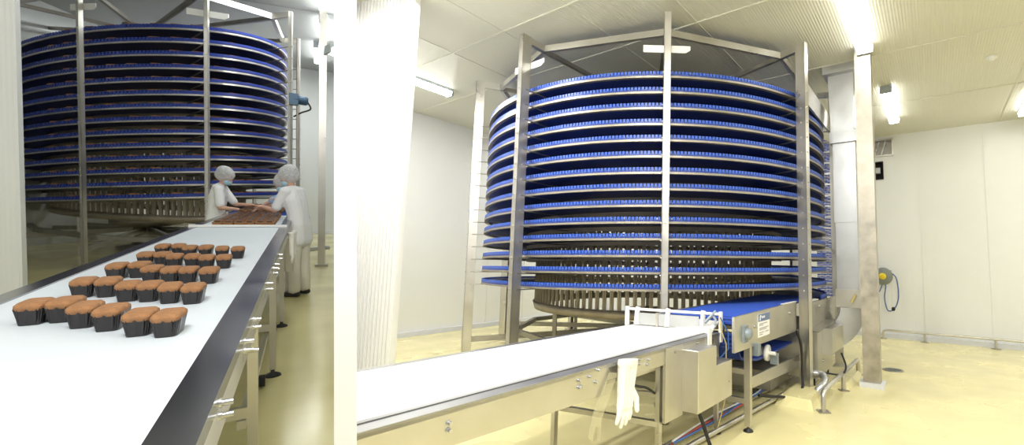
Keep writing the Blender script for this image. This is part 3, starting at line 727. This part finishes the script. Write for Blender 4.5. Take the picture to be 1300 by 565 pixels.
single('plastic_glove', mb, 'film', 'thin clear plastic glove hanging just left of the white rubber glove', 'glove', cv(2.2, -1.83, .9))

# ================================================================== PACKING ROOM (left)
room('packing')
WY = .4879; LHC = 4.625
struct('floor', lbox(MB(), -9, 9, -1.2, 15.1, -.1, 0), 'epoxy_dark', -WY, label='glossy olive yellow epoxy floor of the packing room')
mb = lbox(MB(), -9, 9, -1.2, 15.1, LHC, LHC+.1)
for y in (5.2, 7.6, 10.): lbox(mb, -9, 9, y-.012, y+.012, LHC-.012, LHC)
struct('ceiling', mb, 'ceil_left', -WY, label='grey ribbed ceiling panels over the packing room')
mb = lbox(MB(), -10, 9, 15., 15.1, 0, LHC)
for x in (-5.8, -4.6, -3.4, -2.2, -4.1, 1.9): lbox(mb, x-.006, x+.006, 14.99, 15., 0, LHC)
struct('wall_back', mb, 'wall_left', -WY, label='pale grey panel wall behind the spiral in the packing room')
mb = lbox(MB(), -8.2, -8.1, 4, 15, 0, LHC); struct('wall_left', mb, 'wall_left', -WY, label='pale grey side wall of the packing room')
struct('baseboard_back', lbox(MB(), -8.1, 9, 14.94, 15., 0, .08), 'baseboard', -WY)
mb = MB(); e = Vector((-.78, 6.0, 0)); d = Vector((-.97, .1, 0)).normalized(); nn = Vector((d.y, -d.x, 0))
mb.box(e+d*.9+Vector((0, 0, LHC/2)), (.9, .05, LHC/2), (d, nn, Vector((0, 0, 1))))
for i in range(18): mb.box(e+d*(.1*i+.05)+Vector((0, 0, LHC/2)), (.035, .054, LHC/2), (d, nn, Vector((0, 0, 1))))
struct('wall_front', mb, 'wall_left', label='near white ribbed panel at the left edge of the packing room')

SL = dict(O=(-.2734, 13.1186, 0), psi=-1.2467, asp=.3915, R=3.74, ri=2.72, ztop=3.5312, p=.19499, tx=.0625, ty=-.0357, th=.02, tooth=.040, rail=.026,
          rd=2.64, zb=.77, zdt=3.6, slats=112, sw=.052, hoop=.11, Rc=4.14, zc=4.247, rb=3.70, phi=1.1997, cw=.022, cd=.026,
          basez=.40, rleg=3.3, plates=[(-1, 0), (0, 0)], platez=3.84, platew=.24)
tower2, E2, tz2, tang2 = spiral(SL, 'dark spiral tower of blue tiers loaded with brown cakes in the packing room', (0, 1, 2), 300, None, False)
# loaves riding on the tiers
lm = MB(); 
def loaf_mesh():
    bm = bmesh.new(); bmesh.ops.create_cube(bm, size=1.)
    for v in bm.verts: v.co = Vector((v.co.x*.17, v.co.y*.09, v.co.z*.042+.021))
    for v in bm.verts:
        if v.co.z < .01: v.co.x *= .85; v.co.y *= .85
    bmesh.ops.bevel(bm, geom=bm.edges[:], offset=.010, segments=2, affect='EDGES')
    me = bpy.data.meshes.new('loaf_cake'); bm.to_mesh(me); bm.free(); me.materials.append(M['cake']); return me
LM = loaf_mesh()
tiers = ['topmost', 'second', 'third', 'fourth', 'fifth', 'sixth', 'seventh', 'eighth', 'ninth', 'tenth', 'eleventh', 'twelfth', 'thirteenth', 'lowest']
for k in range(14):
    for i in range(19):
        if random.random() < .16: continue
        a = -1.25+i*.128+random.uniform(-.012, .012)
        r = 3.74-.10; p = E2(a, r, tz2(a, k, r)+.004); t = tang2(a, r)
        o = bpy.data.objects.new('loaf_cake', LM); COL.objects.link(o)
        o.matrix_world = FR @ Matrix.Translation(p) @ Matrix.Rotation(math.atan2(t.y, t.x), 4, 'Z')
        o['label'] = 'brown loaf cake on the %s tier of the dark spiral tower' % tiers[k] if k != 13 else 'brown loaf cake on the lowest tier of the dark spiral tower'
        o['category'] = 'cake'; o['group'] = 'loaf cakes on the %s tier' % tiers[k]

# ------------------------------------------------------------------ packing conveyor
root = thing('belt_conveyor', 'white belt packing conveyor with dark steel edges carrying the brown cakes', 'conveyor', cv(4, -.52, 0))
def strip(l0, l1, z0, z1, s0=.35, s1=8.3): return MB().cbox(s0, s1, l0, l1, z0, z1)
part('belt', strip(-.8174, -.2179, .90, .95, .35, 5.80), 'belt_left', root)
part('belt', strip(-.8174, -.2179, .90, .95, 5.86, 7.95), 'belt_left', root)
part('side_rail', strip(-.2179, -.1466, .92, .956), 'edge_dark', root); part('side_rail', strip(-.8722, -.8174, .92, .956), 'edge_dark', root)
part('side_plate', strip(-.160, -.1466, .85, .954, .35, 5.75), 'steel', root); part('side_plate', strip(-.8722, -.860, .85, .954, .35, 8.3), 'steel', root)
part('side_plate', strip(-.160, -.1466, .80, .954, 5.9, 8.3), 'steel', root)
part('joint_bar', MB().beam(cv(5.83, -.87, .965), cv(5.83, -.16, .965), .03, .02), 'plastic_white', root, 'white bar across the belt joint')
for s in (1.28, 1.75, 2.02, 2.72, 3.2, 3.35, 3.8):
    for dz in (0, -.028): part('bolt', MB().bolt(cv(s, -.1466, .925+dz), cn, .007, .022), 'steel_smooth', root)
part('bolt', MB().bolt(cv(1.80, -.1466, .88), cn, .007, .03), 'steel_smooth', root)
for s, l in ((2.62, -.19), (4.10, -.19), (5.50, -.19), (7.0, -.19), (2.5, -.85), (4.1, -.85), (5.5, -.85)): leg(s, l, .86, .036, root)
for s in (2.62, 4.10, 5.5): part('cross_bar', MB().beam(cv(s, -.85, .36), cv(s, -.19, .36), .03, .05), 'steel', root)
part('cross_bar', MB().beam(cv(2.62, -.23, .30), cv(4.1, -.23, .30), .03, .04), 'steel', root)
part('castor', MB().lathe([(0, -.02), (.04, -.02), (.04, .02), (0, .02)], cv(3.9, -.24, .045), cn, 14), 'black', root)
part('castor', MB().lathe([(0, -.02), (.04, -.02), (.04, .02), (0, .02)], cv(5.35, -.24, .045), cn, 14), 'black', root)
part('drive_box', MB().cbox(5.6, 5.95, -.30, -.10, .52, .86), 'steel', root, 'stainless drive box under the belt joint')
# short blue belt up to the spiral
root = thing('infeed_conveyor', 'short blue belt conveyor between the packing belt and the spiral', 'conveyor', cv(9, -.5, 0))
part('belt', flat_belt(MB(), [(7.98, .95), (8.4, .955), (11.2, .96)], -.84, -.22), ['blue', 'bluetooth'], root)
part('side_plate', MB().cbox(8.32, 11.2, -.20, -.18, .80, .97), 'steel', root); part('side_plate', MB().cbox(8.32, 11.2, -.88, -.86, .80, .97), 'steel', root)
for s in (8.6, 10.8): leg(s, -.19, .8, .04, root)

# brown cakes in black cups
def cake(s, l, rot, label, grp):
    p = cv(s, l, .951); t = thing('cup_cake', label, 'cake', p, grp)
    ca = math.cos(rot); sa = math.sin(rot); X = cn*ca+cw*sa; Y = -cn*sa+cw*ca
    def ring(hx, hy, z, rr, pleat=0., n=44):
        out = []
        for i in range(n):
            a = 2*PI*i/n; c_, s_ = math.cos(a), math.sin(a); e = .42
            x = math.copysign(abs(c_)**e, c_)*hx; y = math.copysign(abs(s_)**e, s_)*hy
            f = 1+(pleat if i % 2 else -pleat)
            out.append(p+X*(x*f)+Y*(y*f)+Vector((0, 0, z)))
        return out
    mb = MB(); n = 44; V = ring(.0235, .046, .0, 0)+ring(.0255, .049, .022, 0, .025)+ring(.0295, .055, .050, 0, .03)+ring(.028, .053, .049, 0)
    mb.add(V, [(i*n+k, i*n+(k+1) % n, (i+1)*n+(k+1) % n, (i+1)*n+k) for i in range(3) for k in range(n)]+[tuple(range(n-1, -1, -1))], False)
    part('paper_cup', mb, 'cup', t)
    mb = MB(); h = random.uniform(.96, 1.04); V = ring(.0275*h, .054, .044, 0)+ring(.0305*h, .057, .051, 0)+ring(.0300*h, .0555, .059, 0)+ring(.025*h, .048, .065, 0)+ring(.012, .026, .068, 0)
    mb.add(V, [(i*n+k, i*n+(k+1) % n, (i+1)*n+(k+1) % n, (i+1)*n+k) for i in range(4) for k in range(n)]+[tuple(4*n+k for k in range(n))], True)
    part('sponge', mb, 'cake', t)
ROWS = [[(2.158, -.648), (2.159, -.590), (2.056, -.525), (1.986, -.458), (1.887, -.380), (1.844, -.316)],
        [(2.555, -.654), (2.535, -.591), (2.419, -.516), (2.388, -.456), (2.328, -.395), (2.285, -.329)],
        [(2.951, -.661), (2.965, -.598), (2.822, -.532), (2.764, -.465), (2.739, -.408), (2.698, -.339)],
        [(3.345, -.652), (3.329, -.590), (3.237, -.532), (3.209, -.464), (3.148, -.404), (3.136, -.339)],
        [(3.730, -.660), (3.731, -.597), (3.624, -.535), (3.624, -.469), (3.546, -.391), (3.511, -.320)]]
rn = ['front row', 'second row from the front', 'middle row', 'fourth row from the front', 'farthest row of loose cakes']
pn = ['leftmost', 'second from the left', 'third from the left', 'third from the right', 'second from the right', 'rightmost']
for i, r_ in enumerate(ROWS):
    for j, (s, l) in enumerate(r_): cake(s, l, random.uniform(-.06, .06), 'brown cake in black cup, %s in the %s' % (pn[j], rn[i]), rn[i])
def tray_cakes(s0, l0, ns, nl, ds, dl, w):
    bm = bmesh.new(); bmesh.ops.create_cube(bm, size=1.)
    for v in bm.verts: v.co = Vector((v.co.x*dl*.74, v.co.y*ds*.80, v.co.z*.026+.043))
    bmesh.ops.bevel(bm, geom=bm.edges[:], offset=.009, segments=2, affect='EDGES')
    nf = len(bm.faces)
    r = bmesh.ops.create_cube(bm, size=1.)
    for v in r['verts']:
        k = .84 if v.co.z < 0 else .95; v.co = Vector((v.co.x*dl*k, v.co.y*ds*k, v.co.z*.036+.0182))
    bm.faces.ensure_lookup_table()
    for f in bm.faces[nf:]: f.material_index = 1
    me = bpy.data.meshes.new('packed_cake'); bm.to_mesh(me); bm.free(); me.materials.append(M['cake']); me.materials.append(M['cup'])
    yaw = -.1694
    for i in range(ns):
        for j in range(nl):
            o = bpy.data.objects.new('packed_cake', me); COL.objects.link(o)
            o.matrix_world = FR @ Matrix.Translation(cv(s0+i*ds+random.uniform(-.01, .01), l0+j*dl, .951)) @ Matrix.Rotation(yaw+random.uniform(-.03, .03), 4, 'Z')
            col = ['left end', 'second place', 'third place', 'fourth place', 'fifth place', 'right end'][j]
            row = (['front row', 'second row', 'third row', 'fourth row', 'fifth row', 'sixth row', 'seventh row'][:ns-1]+['rear row'])[i]
            o['label'] = 'packed cake, %s of the %s in the %s block' % (col, row, w); o['category'] = 'cake'; o['group'] = 'cakes packed tightly in the %s block' % w
tray_cakes(6.12, -.70, 7, 6, .24, .079, 'nearer')
tray_cakes(8.45, -.73, 8, 6, .30, .082, 'farther')

# pillar, pipe fitting, lamps, motor
pl = thing('steel_pillar', 'slim square steel pillar at the right edge of the packing room', 'pillar', (1.78, 9.17, 0))
part('post', MB().box((1.78, 9.17, LHC/2), (.05, .05, LHC/2), (Vector((cn)), Vector((cw)), Vector((0, 0, 1)))), 'steel', pl)
part('base', MB().box((1.78, 9.17, .02), (.09, .09, .02), (Vector((cn)), Vector((cw)), Vector((0, 0, 1)))), 'steel_dull', pl)
pf = thing('pipe_valve', 'grey pipe valve low on the floor behind the slim pillar', 'valve', (1.9, 10.3, 0))
part('pipe', MB().tube([(1.70, 10.25, .16), (2.15, 10.5, .16)], .04, 12), 'zinc', pf)
part('upright', MB().tube([(1.78, 10.3, 0), (1.78, 10.3, .22)], .035, 12), 'zinc', pf)
part('upright', MB().tube([(2.05, 10.45, 0), (2.05, 10.45, .22)], .035, 12), 'zinc', pf)
def lamp2(s0, l0, s1, l1, label): lamp(cv(s0, l0, 0), cv(s1, l1, 0), 0, LHC, label, 'lamp_left', .055, (cw, cn), 'fixture', 'packing room ceiling lamps')
lamp2(8.9, .17, 10.35, .23, 'nearest ceiling lamp above the slim pillar, cut by the top edge')
lamp2(10.7, .215, 12.37, .27, 'middle ceiling lamp above the slim pillar')
lamp2(12.64, .15, 14.3, .19, 'farthest and smallest ceiling lamp above the slim pillar')
mt = thing('gear_motor', 'dark blue gear motor with curved hose right of the spiral columns', 'motor', (1.5, 9.2, 2.7))
mc = Vector((1.50, 9.2, 2.78))
part('motor_body', MB().lathe([(0, -.10), (.07, -.10), (.075, .06), (.05, .09), (0, .09)], mc, cn, 18), 'motor', mt)
part('gearbox', MB().box(mc-cn*.10, (.06, .07, .09), (cn, cw, Vector((0, 0, 1)))), 'motor', mt)
part('hose', MB().tube(curve([mc+cn*.07, mc+cn*.12+Vector((0, 0, -.12)), mc+Vector((0, 0, -.2)), mc-cn*.1+Vector((0, 0, -.28))]), .012, 8), 'black', mt)
part('mounting_bar', MB().tube([mc-cn*.05+Vector((0, 0, -2.77)), mc-cn*.05+Vector((0, 0, 1.0))], .018, 10), 'steel_dull', mt)
dn = Vector((0, 0, -1)); glove('pale rubber glove hanging from the side of the packing conveyor', cv(5.50, -.115, .90), (dn-cw*.1).normalized(), cw, cn, .78)
glove('second pale rubber glove hanging behind the first on the packing conveyor', cv(5.72, -.10, .90), (dn-cw*.05).normalized(), cw, cn, .70)

# ------------------------------------------------------------------ people
def person(label, at, face, H, J, coat, net=True, legs='cream_cloth', lower=True, mask=True, badge=False, thin=.80):
    """J: joint overrides in body space (x forward, y left, z up) for a 1.70 m figure"""
    k = H/1.70
    t = thing('person', label, 'person', at)
    f = Vector(face).normalized(); l = Vector((-f.y, f.x, 0))
    B = Matrix(((f.x*k*thin, l.x*k*thin, 0), (f.y*k*thin, l.y*k*thin, 0), (0, 0, k)))
    def P(p): return B @ Vector(p)
    j = dict(pelvis=(0, 0, .92), waist=(.01, 0, 1.06), chest=(.04, 0, 1.26), neck=(.07, 0, 1.42), head=(.11, 0, 1.56), look=(1, 0, -.35),
             shL=(.05, .175, 1.385), shR=(.05, -.175, 1.385), elL=(.10, .22, 1.10), elR=(.10, -.22, 1.10), haL=(.34, .16, 1.02), haR=(.34, -.16, 1.02),
             hipL=(0, .085, .90), hipR=(0, -.085, .90), knL=(.02, .10, .49), knR=(.0, -.10, .49), anL=(0, .11, .09), anR=(-.02, -.11, .09))
    j.update(J); q = {a: Vector(b) for a, b in j.items()}
    bm = bmesh.new()
    def cap(dst, a, b, r0, r1): capsule(dst, P(a), P(b), r0*k*.9, r1*k*.9, 12)
    def torso(dst, g):
        for y in (-.06, 0, .06):
            cap(dst, q['pelvis']+Vector((0, y*1.1, 0)), q['waist']+Vector((0, y*.8, 0)), .098+g, .092+g)
            cap(dst, q['waist']+Vector((0, y*.8, 0)), q['chest']+Vector((0, y*1.2, 0)), .092+g, .100+g)
            cap(dst, q['chest']+Vector((0, y*1.2, 0)), (q['neck']+q['chest'])/2+Vector((-.01, y*1.2, .03)), .098+g, .070+g)
        for s in ('shL', 'shR'): cap(dst, (q['neck']+q['chest'])/2+Vector((0, 0, .05)), q[s], .062+g, .056+g)
    torso(bm, -.006)
    cap(bm, q['neck']-Vector((0, 0, .04)), q['head']-Vector((.02, 0, .06)), .052, .050)
    # head with brow, nose, jaw and ears
    lk = Vector(q['look']).normalized(); up = Vector((0, 0, 1)); up = (up-lk*lk.z).normalized(); sd = up.cross(lk)
    hR = Matrix([list(x) for x in (lk, sd, up)]).transposed()
    def hd(x, y, z): return q['head']+hR @ Vector((x, y, z))
    kk = B
    ellipsoid(bm, P(q['head']+up*.02), .098*k, .078*k, .108*k, (B @ hR).normalized() if False else Matrix([list(v) for v in ((B @ lk).normalized(), (B @ sd).normalized(), (B @ up).normalized())]).transposed())
    cap(bm, hd(.035, 0, -.03), hd(.055, 0, -.075), .062, .040)
    cap(bm, hd(.092, 0, .02), hd(.112, 0, -.018), .012, .017)
    cap(bm, hd(.088, .03, .035), hd(.088, -.03, .035), .016, .016)
    cap(bm, hd(.088, .016, -.052), hd(.088, -.016, -.052), .014, .014)
    for s_ in (-1, 1): cap(bm, hd(-.005, .076*s_, .02), hd(0, .080*s_, -.025), .014, .011)
    # arms with hands and five fingers
    for S, sg in (('L', 1), ('R', -1)):
        sh, el, ha = q['sh'+S], q['el'+S], q['ha'+S]
        cap(bm, sh, el, .046, .036); cap(bm, el, ha, .037, .025)
        d = (ha-el).normalized(); dwn = Vector((0, 0, -1)); dwn = (dwn-d*dwn.dot(d)).normalized(); sid = d.cross(dwn)
        for o_ in (-.024, -.008, .008, .024): cap(bm, ha+sid*o_*.7, ha+d*.075+sid*o_, .015, .013)
        for n_, (o_, L) in enumerate(((-.030, .055), (-.010, .068), (.010, .072), (.030, .062))):
            b0 = ha+d*.080+sid*o_; m0 = b0+(d*.8+dwn*.5).normalized()*L*.55; cap(bm, b0, m0, .0095, .009); cap(bm, m0, m0+(d*.5+dwn*.85).normalized()*L*.5, .009, .0075)
        tb = ha+d*.02+sid*(.028*sg); tm = tb+(d*.6+sid*(.6*sg)+dwn*.4).normalized()*.04; cap(bm, tb, tm, .012, .010); cap(bm, tm, tm+(d+dwn*.5).normalized()*.03, .010, .008)
    if lower:
        for S in 'LR': cap(bm, q['hip'+S], q['kn'+S], .085, .055); cap(bm, q['kn'+S], q['an'+S], .056, .036); cap(bm, q['an'+S]-Vector((0, 0, .03)), q['an'+S]+Vector((.13, 0, -.055)), .035, .026)
    else:
        for S in 'LR': cap(bm, q['hip'+S], q['kn'+S], .085, .055); cap(bm, q['kn'+S], q['an'+S], .056, .036); cap(bm, q['an'+S]-Vector((0, 0, .03)), q['an'+S]+Vector((.13, 0, -.055)), .035, .026)
    o = fused('body', bm, 'skin', .0062*k, None, t, 3)
    # coat: torso, short sleeves, skirt of the coat
    bm = bmesh.new(); torso(bm, .012)
    for S in 'LR':
        m_ = q['sh'+S]+(q['el'+S]-q['sh'+S])*.82; cap(bm, q['sh'+S], m_, .064, .060)
    for y in (-.07, 0, .07): cap(bm, q['pelvis']+Vector((0, y, .02)), q['pelvis']+Vector((-.01, y*1.15, -.18)), .112, .118)
    cap(bm, q['neck']-Vector((.01, 0, .06)), q['neck']-Vector((.012, 0, .02)), .072, .066)
    fused('coat', bm, coat, .009*k, None, t, 3, {'cloth': 'white short sleeved coat', 'blue_cloth': 'light blue short sleeved coat'}[coat])
    bm = bmesh.new()
    for S in 'LR':
        cap(bm, q['hip'+S], q['kn'+S], .100, .082); cap(bm, q['kn'+S], q['an'+S]+Vector((0, 0, .01)), .080, .070)
    fused('trousers', bm, legs, .009*k, None, t, 3)
    for S in 'LR':
        bm = bmesh.new(); a = q['an'+S]; cap(bm, a+Vector((-.04, 0, -.05)), a+Vector((.14, 0, -.055)), .040, .034); cap(bm, a+Vector((-.02, 0, -.03)), a+Vector((0, 0, 0)), .042, .042)
        fused('shoe', bm, 'shoe', .007*k, None, t, 2)
    bm = bmesh.new(); X3 = Matrix([list(v) for v in ((B @ lk).normalized(), (B @ sd).normalized(), (B @ up).normalized())]).transposed()
    ellipsoid(bm, P(hd(-.018, 0, .035)), .098*k, .083*k, .100*k, X3)
    fused('hair', bm, 'hair', .008*k, None, t, 2)
    bm = bmesh.new(); ellipsoid(bm, P(hd(-.022, 0, .052)), .122*k, .106*k, .112*k, X3); ellipsoid(bm, P(hd(-.045, 0, .0)), .10*k, .095*k, .085*k, X3)
    fused('hair_net', bm, 'net', .009*k, None, t, 1, 'puffy white hair net')
    if mask:
        bm = bmesh.new(); ellipsoid(bm, P(hd(.060, 0, -.045)), .062*k, .066*k, .052*k, X3); fused('face_mask', bm, 'mask', .007*k, None, t, 2, 'pale blue face mask')
    if badge:
        a = q['shR']+(q['elR']-q['shR'])*.45; part_ = MB().box(P(a+Vector((0, -.066/thin, 0)))+Vector(at), (.022, .004, .016), (f, l, Vector((0, 0, 1)))); part('arm_badge', part_, 'badge', t)
    return t
R_ = cn; 
# left worker: behind the conveyor, turned to the belt
person('worker in white coat and hair net reaching over the belt from its left side', cv(8.75, -1.03, 0), cn*.95-cw*.10, 1.60,
       dict(shL=(.07, .17, 1.36), shR=(.08, -.17, 1.35), elR=(.12, -.27, 1.08), haR=(.36, -.26, 1.06), elL=(.25, .15, 1.12), haL=(.52, .06, 1.12), look=(1, -.05, -.55), head=(.13, 0, 1.54)), 'cloth')
# right worker in the white coat
person('worker in white coat and cream trousers standing at the right side of the belt', cv(6.95, -.07, 0), -cn*.86+cw*.50, 1.62,
       dict(waist=(.02, 0, 1.06), chest=(.07, 0, 1.26), neck=(.11, 0, 1.41), head=(.16, 0, 1.545), look=(1, .1, -.55), shL=(.11, .17, 1.37), shR=(.10, -.17, 1.37),
            elL=(.24, .20, 1.12), haL=(.46, .12, 1.16), elR=(.20, -.20, 1.10), haR=(.36, -.10, 1.22)), 'cloth', badge=True)
person('worker in light blue coat stretching one arm over the packed cakes', cv(8.35, -.06, 0), -cn*.97+cw*.1, 1.62,
       dict(waist=(.04, 0, 1.05), chest=(.14, 0, 1.22), neck=(.22, 0, 1.35), head=(.29, 0, 1.46), look=(1, .1, -.6), shL=(.22, .17, 1.30), shR=(.20, -.17, 1.30),
            elL=(.45, .19, 1.18), haL=(.62, .13, 1.08), elR=(.42, -.14, 1.13), haR=(.64, -.12, 1.06)), 'blue_cloth')

# ================================================================== light
w = bpy.data.worlds.new('world'); SC.world = w; w.use_nodes = True
w.node_tree.nodes['Background'].inputs[0].default_value = (1., .99, .97, 1); w.node_tree.nodes['Background'].inputs[1].default_value = .55
def area(name, p, d, sx, sy, power, col=(1, .99, .95), yaw=0):
    L = bpy.data.lights.new(name, 'AREA'); L.shape = 'RECTANGLE'; L.size = sx; L.size_y = sy; L.energy = power; L.color = col
    o = bpy.data.objects.new(name, L); COL.objects.link(o)
    z = -Vector(d).normalized(); x = Vector((0, 1, 0)).cross(z); x.normalize(); y = z.cross(x)
    Rm = Matrix([list(x), list(y), list(z)]).transposed().to_4x4()
    o.matrix_world = FR @ Matrix.Translation(Vector(p)) @ (Matrix.Rotation(yaw, 4, 'Z') @ Rm if abs(z.z) > .9 else Rm)
    return o
room('hall')
for u, v in ((1.5, -1.5), (1.5, 2.2), (5.2, 3.6), (8.7, 3.6), (3.4, -7.2), (10.7, -4.4), (2.2, -4.6), (8.9, -8.0)):
    p = uu*u+vv*v; area('hall_lamp', (p.x, p.y, HC-.12), (0, 0, -1), .2, 1.4, 95, yaw=-UY)  # unseen area lights added for broad hall brightness, no fixtures of their own
p = cv(2.6, -.2, 0); area('hall_front_lamp', (p.x-1.5, p.y-3., HC-.2), (-.1, .8, -.7), 1.6, .3, 160)  # unseen light added up front to whiten the partition's end face
room('packing')
for s, l, e in ((2.2, .3, 6), (5.5, .2, 17), (9., -.3, 34), (12.8, -.2, 38), (6., -4.0, 22), (9.5, -6., 75), (14., -5.5, 95), (15., -2., 55)):
    p = cv(s, l, 0); area('packing_lamp', (p.x, p.y, LHC-.12), (0, 0, -1), .2, 1.4, e, (.97, 1, .97), yaw=-.17)  # unseen area lights added to brighten the packing room
room('hall')

SC.view_settings.view_transform = 'Standard'; SC.view_settings.look = 'None'; SC.view_settings.gamma = 1; SC.view_settings.use_curve_mapping = False
SC.view_settings.exposure = 0.15
SC.cycles.max_bounces = 7; SC.cycles.diffuse_bounces = 4; SC.cycles.glossy_bounces = 3; SC.cycles.transparent_max_bounces = 8
SC.cycles.use_denoising = True; SC.cycles.sample_clamp_indirect = 8
